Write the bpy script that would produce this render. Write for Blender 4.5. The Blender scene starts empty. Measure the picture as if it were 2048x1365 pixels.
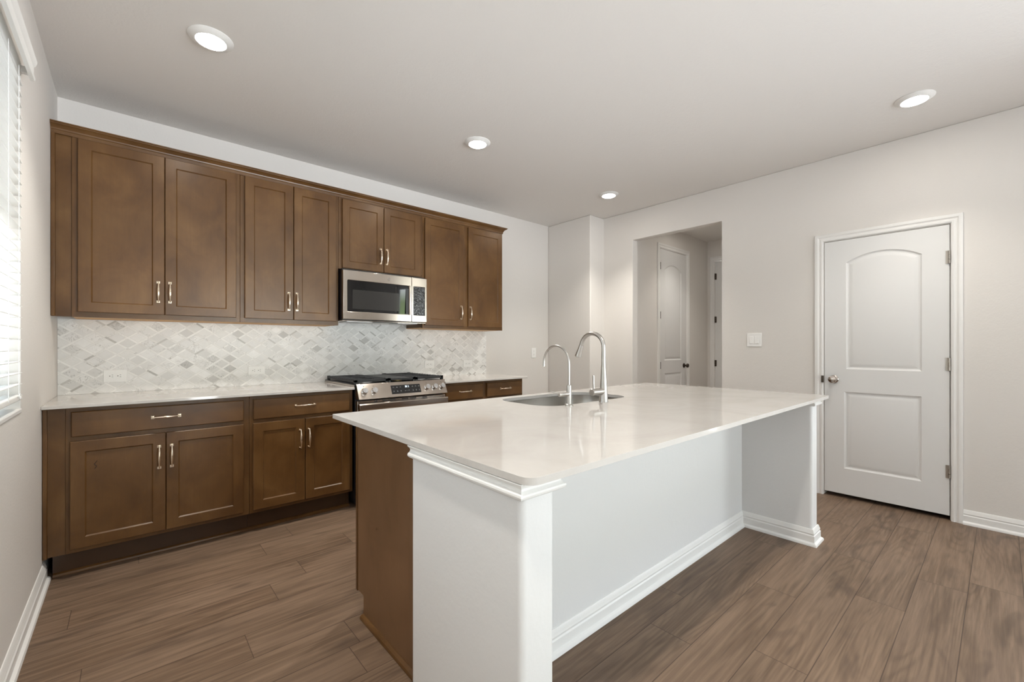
import bpy, bmesh, math, random
from mathutils import Vector, Matrix

random.seed(7)
S = bpy.context.scene
COL = S.collection
PI = math.pi

# ------------------------------------------------------------------ camera
cam_d = bpy.data.cameras.new("camera")
cam_d.sensor_width = 36.0
cam_d.lens = 865.67 / 2048 * 36.0
cam_d.shift_y = (694.24 - 682.5) / 2048
cam_d.clip_start = 0.02
cam = bpy.data.objects.new("camera", cam_d)
COL.objects.link(cam)
cam.location = (0.3361, -3.8723, 1.2146)
cam.rotation_euler = (PI / 2, 0, -math.radians(41.44))
S.camera = cam

# ------------------------------------------------------------------ view, world, windows
S.view_settings.view_transform = 'Standard'
S.view_settings.look = 'None'
S.view_settings.gamma = 1.0
S.view_settings.use_curve_mapping = False
S.view_settings.exposure = 0.76
S.cycles.use_denoising = True
S.cycles.max_bounces = 14
S.cycles.diffuse_bounces = 7
S.cycles.glossy_bounces = 6
S.cycles.transparent_max_bounces = 16
S.cycles.caustics_reflective = False
S.cycles.caustics_refractive = False
S.cycles.sample_clamp_indirect = 6.0

SKY = 5.3
WEST = .24
LAMP = 40.0
SPOT = 70.0
W = bpy.data.worlds.new("sky")
S.world = W
W.use_nodes = True
nt = W.node_tree
nt.nodes.clear()
_o = nt.nodes.new('ShaderNodeOutputWorld')
_b = nt.nodes.new('ShaderNodeBackground')
_tc = nt.nodes.new('ShaderNodeTexCoord')
_sx = nt.nodes.new('ShaderNodeSeparateXYZ')
_cr = nt.nodes.new('ShaderNodeValToRGB')
_mr = nt.nodes.new('ShaderNodeMapRange')
nt.links.new(_tc.outputs['Generated'], _sx.inputs[0])
nt.links.new(_sx.outputs['Z'], _mr.inputs['Value'])
_mr.inputs['From Min'].default_value = -1
_mr.inputs['From Max'].default_value = 1
nt.links.new(_mr.outputs[0], _cr.inputs[0])
e = _cr.color_ramp.elements
e[0].position = 0.0; e[0].color = (2.15, 2.2, 2.34, 1)
e[1].position = 1.0; e[1].color = (.62, .80, 1.0, 1)
for p, c in ((.485, (2.15, 2.2, 2.34, 1)), (.497, (.35, .48, .22, 1)), (.515, (.32, .40, .22, 1)), (.53, (.95, .97, 1.0, 1)), (.62, (.85, .93, 1.0, 1))):
    x = e.new(p); x.color = c
nt.links.new(_cr.outputs[0], _b.inputs[0])
# world light turned down by hand towards -X, so the blind keeps detail
_ws = nt.nodes.new('ShaderNodeMapRange'); _ws.interpolation_type = 'SMOOTHSTEP'
nt.links.new(_sx.outputs['X'], _ws.inputs['Value'])
_ws.inputs['From Min'].default_value = -.45; _ws.inputs['From Max'].default_value = .0
_ws.inputs['To Min'].default_value = SKY * WEST; _ws.inputs['To Max'].default_value = SKY
nt.links.new(_ws.outputs[0], _b.inputs[1])
nt.links.new(_b.outputs[0], _o.inputs[0])


def portal(name, loc, rot, sx, sy):
    d = bpy.data.lights.new(name, 'AREA')
    d.shape = 'RECTANGLE'; d.size = sx; d.size_y = sy
    d.cycles.is_portal = True
    o = bpy.data.objects.new(name, d); COL.objects.link(o)
    o.location = loc; o.rotation_euler = rot
    return o


# room dimensions
H = 2.765
X2 = 4.633          # wall with the white door
X1 = 4.376          # wall beside the fridge space
YB = 0.682          # depth of the corner bump
YR = -7.3           # rear wall
WL = (-3.30, -1.205, .946, 2.375)      # window behind the blind: y0, y1, z0, z1
WR = (-5.66, -4.40, .30, 2.12)
WB = (1.1, 3.8, .12, 2.30)
portal("portal_left", (-.11, (WL[0] + WL[1]) / 2, (WL[2] + WL[3]) / 2), (0, -PI / 2, 0), WL[3] - WL[2], WL[1] - WL[0])
portal("portal_right", (X2 + .11, (WR[0] + WR[1]) / 2, (WR[2] + WR[3]) / 2), (0, PI / 2, 0), WR[3] - WR[2], WR[1] - WR[0])
portal("portal_rear", ((WB[0] + WB[1]) / 2, YR - .11, (WB[2] + WB[3]) / 2), (PI / 2, 0, 0), WB[1] - WB[0], WB[3] - WB[2])


# ------------------------------------------------------------------ materials
def new_mat(name):
    m = bpy.data.materials.new(name); m.use_nodes = True
    return m, m.node_tree, m.node_tree.nodes['Principled BSDF']


def setp(p, **k):
    names = dict(color='Base Color', rough='Roughness', metal='Metallic', spec='Specular IOR Level', coat='Coat Weight', coatr='Coat Roughness', aniso='Anisotropic', emit='Emission Strength', emitc='Emission Color', trans='Transmission Weight', ior='IOR', sub='Subsurface Weight')
    for a, v in k.items():
        if a in ('color', 'emitc'):
            v = (*v, 1.0)
        p.inputs[names[a]].default_value = v


def N(nt, t, **k):
    n = nt.nodes.new(t)
    for a, v in k.items():
        setattr(n, a, v)
    return n


def math_n(nt, op, a, b=None, c=None):
    n = nt.nodes.new('ShaderNodeMath'); n.operation = op
    for i, v in enumerate((a, b, c)):
        if v is None:
            continue
        if isinstance(v, (int, float)):
            n.inputs[i].default_value = v
        else:
            nt.links.new(v, n.inputs[i])
    return n.outputs[0]


def mixc(nt, f, a, b, mode='MIX'):
    n = nt.nodes.new('ShaderNodeMix'); n.data_type = 'RGBA'; n.blend_type = mode
    for i, v in ((0, f), (6, a), (7, b)):
        if isinstance(v, (int, float)):
            n.inputs[i].default_value = v
        elif isinstance(v, tuple):
            n.inputs[i].default_value = (*v, 1) if len(v) == 3 else v
        else:
            nt.links.new(v, n.inputs[i])
    return n.outputs[2]


def ramp(nt, src, *stops):
    n = nt.nodes.new('ShaderNodeValToRGB')
    el = n.color_ramp.elements
    while len(el) > 1:
        el.remove(el[-1])
    el[0].position = stops[0][0]; el[0].color = (*stops[0][1], 1)
    for p, c in stops[1:]:
        x = el.new(p); x.color = (*c, 1)
    nt.links.new(src, n.inputs[0])
    return n.outputs[0]


def noise(nt, vec, scale, detail=3, rough=.5, dist=0.0):
    n = nt.nodes.new('ShaderNodeTexNoise')
    n.inputs['Scale'].default_value = scale
    n.inputs['Detail'].default_value = detail
    n.inputs['Roughness'].default_value = rough
    n.inputs['Distortion'].default_value = dist
    if vec is not None:
        nt.links.new(vec, n.inputs['Vector'])
    return n.outputs['Fac']


def mapping(nt, vec, scale=(1, 1, 1), loc=(0, 0, 0), rot=(0, 0, 0)):
    n = nt.nodes.new('ShaderNodeMapping')
    n.inputs['Scale'].default_value = scale
    n.inputs['Location'].default_value = loc
    n.inputs['Rotation'].default_value = rot
    nt.links.new(vec, n.inputs['Vector'])
    return n.outputs[0]


def bump(nt, p, h, strength, dist):
    n = nt.nodes.new('ShaderNodeBump')
    n.inputs['Strength'].default_value = strength
    n.inputs['Distance'].default_value = dist
    nt.links.new(h, n.inputs['Height'])
    nt.links.new(n.outputs[0], p.inputs['Normal'])


def objco(nt):
    return nt.nodes.new('ShaderNodeTexCoord').outputs['Object']


def paint(name, col, rough, bs, scale=120, strength=.25, dist=.002):
    m, nt, p = new_mat(name)
    setp(p, color=col, rough=rough, spec=.3)
    v = objco(nt)
    h = noise(nt, v, scale, 2, .5)
    h2 = noise(nt, v, scale * .35, 2, .5)
    bump(nt, p, math_n(nt, 'ADD', h, h2), strength * bs, dist)
    return m


M_WALL = paint("wall_paint", (.73, .705, .675), .75, 1.0, 110, .30)
M_ISL = paint("half_wall_paint", (.725, .725, .725), .6, 1.0, 70, .22, .002)
M_CEIL = paint("ceiling_paint", (.765, .745, .722), .85, 1.4, 85, .35)
M_TRIM = paint("white_trim_paint", (.80, .795, .78), .35, .0)
M_DOOR = paint("white_door_paint", (.74, .74, .735), .4, .3, 220, .15)


def simple(name, **k):
    m, nt, p = new_mat(name); setp(p, **k)
    return m


M_PLASTIC = simple("white_plastic", color=(.90, .895, .88), rough=.35)
M_SLOT = simple("dark_slot", color=(.03, .03, .03), rough=.5)
M_BLACK = simple("black_enamel", color=(.010, .010, .012), rough=.25)
M_BLACKSIDE = simple("black_side_panel", color=(.008, .008, .010), rough=.35)
M_IRON = simple("cast_iron", color=(.018, .018, .020), rough=.45)
M_GLASSBLK = simple("black_glass", color=(.006, .006, .007), rough=.03, spec=.7)
M_GLASSIN = simple("dark_mesh_glass", color=(.030, .029, .028), rough=.06, spec=.6)
M_HINGE = simple("satin_hinge_metal", color=(.42, .38, .34), rough=.35, metal=1.0)
M_KNOB = simple("satin_nickel", color=(.55, .50, .46), rough=.22, metal=1.0)
M_PULL = simple("polished_nickel", color=(.84, .72, .58), rough=.16, metal=1.0)
M_BRASS = simple("brass_burner", color=(.75, .55, .28), rough=.3, metal=1.0)
M_BURN = simple("burner_alloy", color=(.45, .45, .45), rough=.4, metal=1.0)
M_CHROME = simple("chrome", color=(.80, .81, .83), rough=.12, metal=1.0)
M_DARKBRZ = simple("dark_bronze", color=(.10, .08, .065), rough=.3, metal=1.0)
M_SCRATCH = simple("dark_scratch", color=(.03, .012, .006), rough=.6)
M_RAWWOOD = simple("raw_cabinet_underside", color=(.62, .37, .16), rough=.6)
M_BLIND = simple("white_blind", color=(.86, .86, .84), rough=.45)
M_VINYL = simple("white_vinyl", color=(.85, .85, .85), rough=.4)
M_LED = simple("display_glow", color=(.8, .9, 1), emitc=(.75, .88, 1.0), emit=2.0)
M_ICON = simple("display_print", color=(.55, .56, .58), rough=.5)
M_STAINLINE = simple("seam_gap", color=(.01, .01, .01), rough=.8)


def steel(name, col, rough, axis, amt=.10, aniso=.0):
    m, nt, p = new_mat(name)
    setp(p, color=col, rough=rough, metal=1.0, aniso=aniso)
    sc = [240, 240, 240]; sc[axis] = 1.5
    g = noise(nt, mapping(nt, objco(nt), tuple(sc)), 3, 3, .6)
    r = math_n(nt, 'ADD', math_n(nt, 'MULTIPLY', g, amt), rough - amt * .5)
    nt.links.new(r, p.inputs['Roughness'])
    if aniso:
        tg = nt.nodes.new('ShaderNodeTangent'); tg.direction_type = 'RADIAL'; tg.axis = 'X'
        nt.links.new(tg.outputs[0], p.inputs['Tangent'])
    return m


M_STEEL = steel("brushed_stainless", (.52, .46, .405), .19, 0, .02, .85)
M_STEELV = steel("brushed_nickel_faucet", (.50, .48, .455), .30, 2, .06)
M_SINK = steel("sink_stainless", (.55, .53, .50), .24, 0)


def lens_mat():
    m = bpy.data.materials.new("lamp_lens"); m.use_nodes = True
    nt = m.node_tree; nt.nodes.clear()
    o = nt.nodes.new('ShaderNodeOutputMaterial'); e = nt.nodes.new('ShaderNodeEmission')
    e.inputs[0].default_value = (1.0, .945, .86, 1); e.inputs[1].default_value = LAMP
    nt.links.new(e.outputs[0], o.inputs[0])
    return m


M_LENS = lens_mat()


def pane_mat():
    m = bpy.data.materials.new("window_glass"); m.use_nodes = True
    nt = m.node_tree; nt.nodes.clear()
    o = nt.nodes.new('ShaderNodeOutputMaterial'); mx = nt.nodes.new('ShaderNodeMixShader')
    t = nt.nodes.new('ShaderNodeBsdfTransparent'); t.inputs[0].default_value = (.95, .98, .96, 1)
    g = nt.nodes.new('ShaderNodeBsdfGlossy'); g.inputs['Roughness'].default_value = .0
    f = nt.nodes.new('ShaderNodeFresnel'); f.inputs[0].default_value = 1.45
    nt.links.new(f.outputs[0], mx.inputs[0]); nt.links.new(t.outputs[0], mx.inputs[1]); nt.links.new(g.outputs[0], mx.inputs[2])
    nt.links.new(mx.outputs[0], o.inputs[0])
    return m


M_PANE = pane_mat()


def wood(name, c0, c1, c2, vertical=True):
    """stained maple: soft blotches, faint vertical grain, thin satin lacquer"""
    m, nt, p = new_mat(name)
    v = objco(nt)
    oi = nt.nodes.new('ShaderNodeObjectInfo')
    off = nt.nodes.new('ShaderNodeVectorMath'); off.operation = 'ADD'
    cmb = nt.nodes.new('ShaderNodeCombineXYZ')
    for i in range(3):
        nt.links.new(math_n(nt, 'MULTIPLY', oi.outputs['Random'], 7.3 + i * 5.1), cmb.inputs[i])
    nt.links.new(v, off.inputs[0]); nt.links.new(cmb.outputs[0], off.inputs[1])
    vv = off.outputs[0]
    blot = noise(nt, mapping(nt, vv, (1, 1, .75)), 4.6, 4, .55, .5)
    sc = (60, 60, 2.2) if vertical else (2.2, 60, 60)
    grain = noise(nt, mapping(nt, vv, sc), 1.6, 4, .6)
    fine = noise(nt, mapping(nt, vv, tuple(s * 4 for s in sc)), 1.5, 2, .5)
    c = ramp(nt, blot, (.28, c0), (.5, c1), (.74, c2))
    c = mixc(nt, math_n(nt, 'MULTIPLY', ramp(nt, grain, (.4, (0, 0, 0)), (.7, (1, 1, 1))), .18), c, c0)
    c = mixc(nt, math_n(nt, 'MULTIPLY', ramp(nt, fine, (.52, (0, 0, 0)), (.75, (1, 1, 1))), .10), c, (c0[0] * .6, c0[1] * .6, c0[2] * .6))
    nt.links.new(c, p.inputs['Base Color'])
    setp(p, rough=.32, spec=.36, coat=.12, coatr=.24)
    bump(nt, p, grain, .05, .001)
    return m


M_WOOD = wood("stained_maple", (.076, .033, .0085), (.120, .056, .0165), (.172, .088, .030))
M_WOODH = wood("stained_maple_rail", (.080, .036, .0095), (.120, .056, .0165), (.165, .083, .028), False)
M_WOODP = wood("stained_maple_panel", (.140, .072, .032), (.180, .095, .045), (.205, .112, .056))
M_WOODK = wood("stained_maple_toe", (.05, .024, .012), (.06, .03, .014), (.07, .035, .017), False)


def quartz():
    m, nt, p = new_mat("white_quartz")
    v = objco(nt)
    n1 = noise(nt, v, 2.2, 6, .62, 1.6)
    c = ramp(nt, n1, (.35, (.54, .515, .49)), (.52, (.575, .553, .528)), (.7, (.60, .58, .555)))
    sp = noise(nt, v, 900, 2, .6)
    c = mixc(nt, math_n(nt, 'MULTIPLY', ramp(nt, sp, (.62, (0, 0, 0)), (.75, (1, 1, 1))), .15), c, (.6, .58, .55))
    nt.links.new(c, p.inputs['Base Color'])
    setp(p, rough=.07, spec=.5)
    return m


M_QUARTZ = quartz()


def floor_mat():
    m, nt, p = new_mat("oak_vinyl_plank")
    uv = nt.nodes.new('ShaderNodeUVMap'); uv.uv_map = 'plank'
    rd = nt.nodes.new('ShaderNodeUVMap'); rd.uv_map = 'tone'
    s = nt.nodes.new('ShaderNodeSeparateXYZ'); nt.links.new(uv.outputs[0], s.inputs[0])
    r = nt.nodes.new('ShaderNodeSeparateXYZ'); nt.links.new(rd.outputs[0], r.inputs[0])
    u, v = s.outputs[0], s.outputs[1]
    r1, r2 = r.outputs[0], r.outputs[1]
    uo = math_n(nt, 'ADD', u, math_n(nt, 'MULTIPLY', r1, 37.0))
    vo = math_n(nt, 'ADD', v, math_n(nt, 'MULTIPLY', r2, 23.0))
    def comb(a, b):
        n = nt.nodes.new('ShaderNodeCombineXYZ'); nt.links.new(a, n.inputs[0]); nt.links.new(b, n.inputs[1]); return n.outputs[0]
    base = comb(uo, vo)
    streak = noise(nt, mapping(nt, base, (2.2, 55, 1)), 1.0, 5, .62, .3)
    fine = noise(nt, mapping(nt, base, (7, 260, 1)), 1.0, 3, .6)
    broad = noise(nt, mapping(nt, base, (1.6, 9, 1)), 1.0, 3, .55, .6)
    smud = noise(nt, mapping(nt, base, (2.4, 8, 1)), 1.0, 2, .5, .8)
    # cathedral grain: rings of a stretched warped field
    warp = noise(nt, mapping(nt, base, (.62, 6.0, 1)), 1.0, 1, .35, .25)
    rings = math_n(nt, 'SINE', math_n(nt, 'MULTIPLY', warp, 150.0))
    rings = math_n(nt, 'MULTIPLY_ADD', rings, .5, .5)
    rings = math_n(nt, 'POWER', rings, 2.2)
    tone = ramp(nt, r1, (0.0, (.148, .096, .064)), (.35, (.183, .122, .082)), (.7, (.165, .111, .077)), (1.0, (.208, .141, .096)))
    c = mixc(nt, math_n(nt, 'MULTIPLY', ramp(nt, broad, (.40, (0, 0, 0)), (.62, (1, 1, 1))), .55), tone, (.115, .074, .047))
    c = mixc(nt, math_n(nt, 'MULTIPLY', ramp(nt, streak, (.42, (0, 0, 0)), (.64, (1, 1, 1))), .55), c, (.27, .188, .128))
    c = mixc(nt, math_n(nt, 'MULTIPLY', math_n(nt, 'MULTIPLY', rings, ramp(nt, broad, (.38, (0, 0, 0)), (.60, (1, 1, 1)))), .42), c, (.080, .052, .034))
    c = mixc(nt, math_n(nt, 'MULTIPLY', ramp(nt, smud, (.58, (0, 0, 0)), (.74, (1, 1, 1))), .65), c, (.075, .05, .036))
    c = mixc(nt, math_n(nt, 'MULTIPLY', ramp(nt, fine, (.5, (0, 0, 0)), (.75, (1, 1, 1))), .16), c, (.09, .06, .04))
    # seams
    sm = nt.nodes.new('ShaderNodeUVMap'); sm.uv_map = 'edge'
    q = nt.nodes.new('ShaderNodeSeparateXYZ'); nt.links.new(sm.outputs[0], q.inputs[0])
    ea = math_n(nt, 'LESS_THAN', math_n(nt, 'SUBTRACT', .5, math_n(nt, 'ABSOLUTE', math_n(nt, 'SUBTRACT', q.outputs[1], .5))), .0016 / .1818)
    eb = math_n(nt, 'LESS_THAN', math_n(nt, 'SUBTRACT', .5, math_n(nt, 'ABSOLUTE', math_n(nt, 'SUBTRACT', q.outputs[0], .5))), .0014 / 1.24)
    seam = math_n(nt, 'MAXIMUM', ea, eb)
    c = mixc(nt, math_n(nt, 'MULTIPLY', seam, .72), c, (.035, .022, .015))
    nt.links.new(c, p.inputs['Base Color'])
    setp(p, rough=.45, spec=.25)
    rr = math_n(nt, 'MULTIPLY_ADD', fine, .15, .36)
    nt.links.new(rr, p.inputs['Roughness'])
    bump(nt, p, math_n(nt, 'SUBTRACT', math_n(nt, 'MULTIPLY', streak, .4), math_n(nt, 'MULTIPLY', seam, 1.5)), .12, .0015)
    return m


M_FLOOR = floor_mat()


def mosaic():
    """white marble lattice mosaic: slim strips round lozenges"""
    m, nt, p = new_mat("marble_lozenge_mosaic")
    v = objco(nt)
    s = nt.nodes.new('ShaderNodeSeparateXYZ'); nt.links.new(v, s.inputs[0])
    a = math_n(nt, 'ADD', math_n(nt, 'DIVIDE', s.outputs[0], .105), math_n(nt, 'DIVIDE', s.outputs[2], .075))
    b = math_n(nt, 'SUBTRACT', math_n(nt, 'DIVIDE', s.outputs[0], .105), math_n(nt, 'DIVIDE', s.outputs[2], .075))
    a = math_n(nt, 'ADD', a, 40.0); b = math_n(nt, 'ADD', b, 40.0)
    fa, fb = math_n(nt, 'FRACT', a), math_n(nt, 'FRACT', b)
    ia, ib = math_n(nt, 'FLOOR', a), math_n(nt, 'FLOOR', b)
    t = .20
    sa = math_n(nt, 'LESS_THAN', fa, t)
    sb = math_n(nt, 'LESS_THAN', fb, t)
    pa = math_n(nt, 'MODULO', math_n(nt, 'ADD', ia, ib), 2.0)
    # strips weave over and under: at a crossing one runs through
    strip_a = math_n(nt, 'MULTIPLY', sa, math_n(nt, 'SUBTRACT', 1.0, math_n(nt, 'MULTIPLY', sb, pa)))
    strip_b = math_n(nt, 'MULTIPLY', sb, math_n(nt, 'SUBTRACT', 1.0, strip_a))
    kind = math_n(nt, 'ADD', strip_a, math_n(nt, 'MULTIPLY', strip_b, 2.0))
    idv = nt.nodes.new('ShaderNodeCombineXYZ')
    nt.links.new(ia, idv.inputs[0]); nt.links.new(ib, idv.inputs[1]); nt.links.new(kind, idv.inputs[2])
    wn = nt.nodes.new('ShaderNodeTexWhiteNoise'); wn.noise_dimensions = '3D'; nt.links.new(idv.outputs[0], wn.inputs['Vector'])
    rnd = wn.outputs['Value']
    rv = nt.nodes.new('ShaderNodeVectorMath'); rv.operation = 'MULTIPLY_ADD'
    nt.links.new(wn.outputs['Color'], rv.inputs[0]); rv.inputs[1].default_value = (9, 9, 9); nt.links.new(v, rv.inputs[2])
    tone = ramp(nt, rnd, (0, (.90, .895, .885)), (.25, (.76, .755, .745)), (.5, (.86, .855, .845)), (.75, (.70, .695, .68)), (.9, (.84, .835, .82)), (.96, (.62, .61, .595)), (1.0, (.50, .49, .475)))
    tstrip = ramp(nt, rnd, (0, (.93, .925, .91)), (.55, (.84, .835, .82)), (.89, (.78, .77, .75)), (.955, (.52, .51, .49)), (1.0, (.42, .41, .39)))
    tone = mixc(nt, math_n(nt, 'MINIMUM', kind, 1.0), tone, tstrip)
    vein = noise(nt, rv.outputs[0], 16, 5, .65, 1.6)
    vm = ramp(nt, vein, (.40, (0, 0, 0)), (.485, (0, 0, 0)), (.50, (1, 1, 1)), (.515, (0, 0, 0)))
    clus = noise(nt, rv.outputs[0], 5.0, 2, .5)
    vm = math_n(nt, 'MULTIPLY', vm, ramp(nt, clus, (.50, (0, 0, 0)), (.60, (1, 1, 1))))
    cloud = noise(nt, rv.outputs[0], 22, 4, .6, .5)
    c = mixc(nt, math_n(nt, 'MULTIPLY', ramp(nt, cloud, (.4, (0, 0, 0)), (.7, (1, 1, 1))), .22), tone, (.62, .615, .60))
    c = mixc(nt, math_n(nt, 'MULTIPLY', vm, .85), c, (.20, .19, .175))
    # grout lines
    def edge(f, w):
        d1 = math_n(nt, 'ABSOLUTE', f)
        d2 = math_n(nt, 'ABSOLUTE', math_n(nt, 'SUBTRACT', f, t))
        d3 = math_n(nt, 'ABSOLUTE', math_n(nt, 'SUBTRACT', f, 1.0))
        return math_n(nt, 'LESS_THAN', math_n(nt, 'MINIMUM', d1, math_n(nt, 'MINIMUM', d2, d3)), w)
    ga = math_n(nt, 'MULTIPLY', edge(fa, .014), math_n(nt, 'SUBTRACT', 1.0, strip_b))
    gb = math_n(nt, 'MULTIPLY', edge(fb, .014), math_n(nt, 'SUBTRACT', 1.0, strip_a))
    g = math_n(nt, 'MAXIMUM', ga, gb)
    c = mixc(nt, math_n(nt, 'MULTIPLY', g, .75), c, (.68, .67, .65))
    nt.links.new(c, p.inputs['Base Color'])
    setp(p, rough=.30, spec=.4)
    bump(nt, p, math_n(nt, 'SUBTRACT', 1.0, g), .25, .001)
    return m


M_MOSAIC = mosaic()


def film_mat():
    m, nt, p = new_mat("filmed_black_glass")
    setp(p, color=(.008, .008, .010), rough=.05, spec=.9)
    n = noise(nt, objco(nt), 38, 3, .6, 1.5)
    bump(nt, p, n, .5, .006)
    return m


M_FILM = film_mat()


# ------------------------------------------------------------------ geometry helpers
def finish(name, bm, mat, parent=None, base=None, bev=0.0, smooth=True, angle=35, seg=2):
    bmesh.ops.remove_doubles(bm, verts=bm.verts, dist=1e-6)
    bmesh.ops.recalc_face_normals(bm, faces=bm.faces)
    if base is not None:
        bmesh.ops.translate(bm, verts=bm.verts, vec=-Vector(base))
    me = bpy.data.meshes.new(name); bm.to_mesh(me); bm.free()
    if smooth:
        me.polygons.foreach_set('use_smooth', [True] * len(me.polygons))
        me.set_sharp_from_angle(angle=math.radians(angle))
    o = bpy.data.objects.new(name, me); COL.objects.link(o)
    for m in (mat if isinstance(mat, (list, tuple)) else [mat]):
        me.materials.append(m)
    if parent is not None:
        o.parent = parent
    if bev:
        md = o.modifiers.new("edge", 'BEVEL'); md.width = bev; md.segments = seg
        md.limit_method = 'ANGLE'; md.angle_limit = math.radians(40)
    return o


def thing(name, label, cat, base, group=None):
    o = bpy.data.objects.new(name, None); COL.objects.link(o)
    o.empty_display_size = .1
    o.location = base; o['label'] = label; o['category'] = cat
    if group:
        o['group'] = group
    o['_b'] = list(base)
    return o


def part(name, bm, mat, t, parent=None, label=None, **k):
    """mesh given in world coordinates, child of thing t (or of part `parent` of t)"""
    o = finish(name, bm, mat, parent or t, base=tuple(t['_b']), **k)
    if label:
        o['label'] = label
    return o


def single(name, bm, mat, label, cat, group=None, base=None, **k):
    if base is None:
        base = (0, 0, 0)
    o = finish(name, bm, mat, None, base=base, **k)
    o.location = base
    o['label'] = label; o['category'] = cat
    if group:
        o['group'] = group
    return o


def struct(name, bm, mat, parent=None, **k):
    o = finish(name, bm, mat, parent, **k)
    if parent is None:
        o['kind'] = 'structure'
    return o


def box(bm, x0, x1, y0, y1, z0, z1):
    vs = [bm.verts.new(p) for p in ((x0, y0, z0), (x1, y0, z0), (x1, y1, z0), (x0, y1, z0), (x0, y0, z1), (x1, y0, z1), (x1, y1, z1), (x0, y1, z1))]
    for f in ((0, 3, 2, 1), (4, 5, 6, 7), (0, 1, 5, 4), (1, 2, 6, 5), (2, 3, 7, 6), (3, 0, 4, 7)):
        bm.faces.new([vs[i] for i in f])
    return vs


def B(*a):
    bm = bmesh.new(); box(bm, *a); return bm


def sweep(bm, path, profile, mapf, closed=False, side=1):
    """profile (off, dep) swept along 2-D path with mitred corners; mapf(a, b, dep) -> xyz. off is measured to the right of travel when side=1"""
    n = len(path)
    rings = []
    for i in range(n):
        P = Vector(path[i])
        dirs = []
        if i > 0 or closed:
            dirs.append((P - Vector(path[i - 1])).normalized())
        if i < n - 1 or closed:
            dirs.append((Vector(path[(i + 1) % n]) - P).normalized())
        ns = [Vector((d.y, -d.x)) * side for d in dirs]
        if len(ns) == 2:
            m = (ns[0] + ns[1]); m = m / max(1e-6, m.length_squared) * 2
        else:
            m = ns[0]
        ring = []
        for off, dep in profile:
            q = P + m * off
            ring.append(bm.verts.new(mapf(q.x, q.y, dep)))
        rings.append(ring)
    k = len(profile)
    for i in range(n if closed else n - 1):
        r0, r1 = rings[i], rings[(i + 1) % n]
        for j in range(k):
            bm.faces.new((r0[j], r0[(j + 1) % k], r1[(j + 1) % k], r1[j]))
    if not closed:
        bm.faces.new(rings[0]); bm.faces.new(list(reversed(rings[-1])))


XY = lambda a, b, d: (a, b, d)


def lathe(bm, profile, org, axis='z', seg=24, cap=True):
    """profile (r, h) round an axis through org"""
    ax = {'x': Vector((1, 0, 0)), 'y': Vector((0, 1, 0)), 'z': Vector((0, 0, 1))}.get(axis, axis) if isinstance(axis, str) else Vector(axis).normalized()
    t = Vector((0, 0, 1)) if abs(ax.z) < .9 else Vector((1, 0, 0))
    e1 = ax.cross(t).normalized(); e2 = ax.cross(e1).normalized()
    org = Vector(org); rings = []
    for r, h in profile:
        rings.append([bm.verts.new(org + ax * h + (e1 * math.cos(2 * PI * i / seg) + e2 * math.sin(2 * PI * i / seg)) * r) for i in range(seg)])
    for a, b in zip(rings, rings[1:]):
        for i in range(seg):
            bm.faces.new((a[i], a[(i + 1) % seg], b[(i + 1) % seg], b[i]))
    if cap:
        bm.faces.new(rings[0]); bm.faces.new(list(reversed(rings[-1])))


def tube(bm, pts, radii, seg=14, cap=True):
    pts = [Vector(p) for p in pts]
    if isinstance(radii, (int, float)):
        radii = [radii] * len(pts)
    rings = []; prev = None
    for i, p in enumerate(pts):
        d = (pts[min(i + 1, len(pts) - 1)] - pts[max(i - 1, 0)]).normalized()
        if prev is None:
            t = Vector((0, 0, 1)) if abs(d.z) < .9 else Vector((1, 0, 0))
            e1 = d.cross(t).normalized()
        else:
            e1 = (prev - d * prev.dot(d)).normalized()
        prev = e1
        e2 = d.cross(e1)
        rings.append([bm.verts.new(p + (e1 * math.cos(2 * PI * k / seg) + e2 * math.sin(2 * PI * k / seg)) * radii[i]) for k in range(seg)])
    for a, b in zip(rings, rings[1:]):
        for i in range(seg):
            bm.faces.new((a[i], a[(i + 1) % seg], b[(i + 1) % seg], b[i]))
    if cap:
        bm.faces.new(rings[0]); bm.faces.new(list(reversed(rings[-1])))


def fill_loops(bm, loops):
    """planar face set bounded by the vert loops (first outer, rest holes)"""
    es = []
    for lp in loops:
        for i in range(len(lp)):
            a, b = lp[i], lp[(i + 1) % len(lp)]
            e = bm.edges.get((a, b)) or bm.edges.new((a, b))
            es.append(e)
    bmesh.ops.triangle_fill(bm, use_beauty=True, use_dissolve=False, edges=es)


def bridge(bm, l0, l1):
    n = len(l0)
    for i in range(n):
        bm.faces.new((l0[i], l0[(i + 1) % n], l1[(i + 1) % n], l1[i]))


def plate_with_holes(outer, holes, z0, z1, mapf=XY):
    bm = bmesh.new()
    tops, bots = [], []
    for lp in [outer] + holes:
        t = [bm.verts.new(mapf(x, y, z1)) for x, y in lp]
        b = [bm.verts.new(mapf(x, y, z0)) for x, y in lp]
        bridge(bm, t, b); tops.append(t); bots.append(b)
    fill_loops(bm, tops); fill_loops(bm, bots)
    return bm


def rrect(x0, x1, y0, y1, r, n=6):
    if isinstance(r, (int, float)):
        r = (r,) * 4
    out = []
    for cx, cy, a0, q in ((x1 - r[0], y1 - r[0], 0, r[0]), (x0 + r[1], y1 - r[1], 90, r[1]), (x0 + r[2], y0 + r[2], 180, r[2]), (x1 - r[3], y0 + r[3], 270, r[3])):
        if q <= 1e-6:
            out.append((cx, cy)); continue
        for k in range(n + 1):
            a = math.radians(a0 + 90 * k / n)
            out.append((cx + q * math.cos(a), cy + q * math.sin(a)))
    return out


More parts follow.
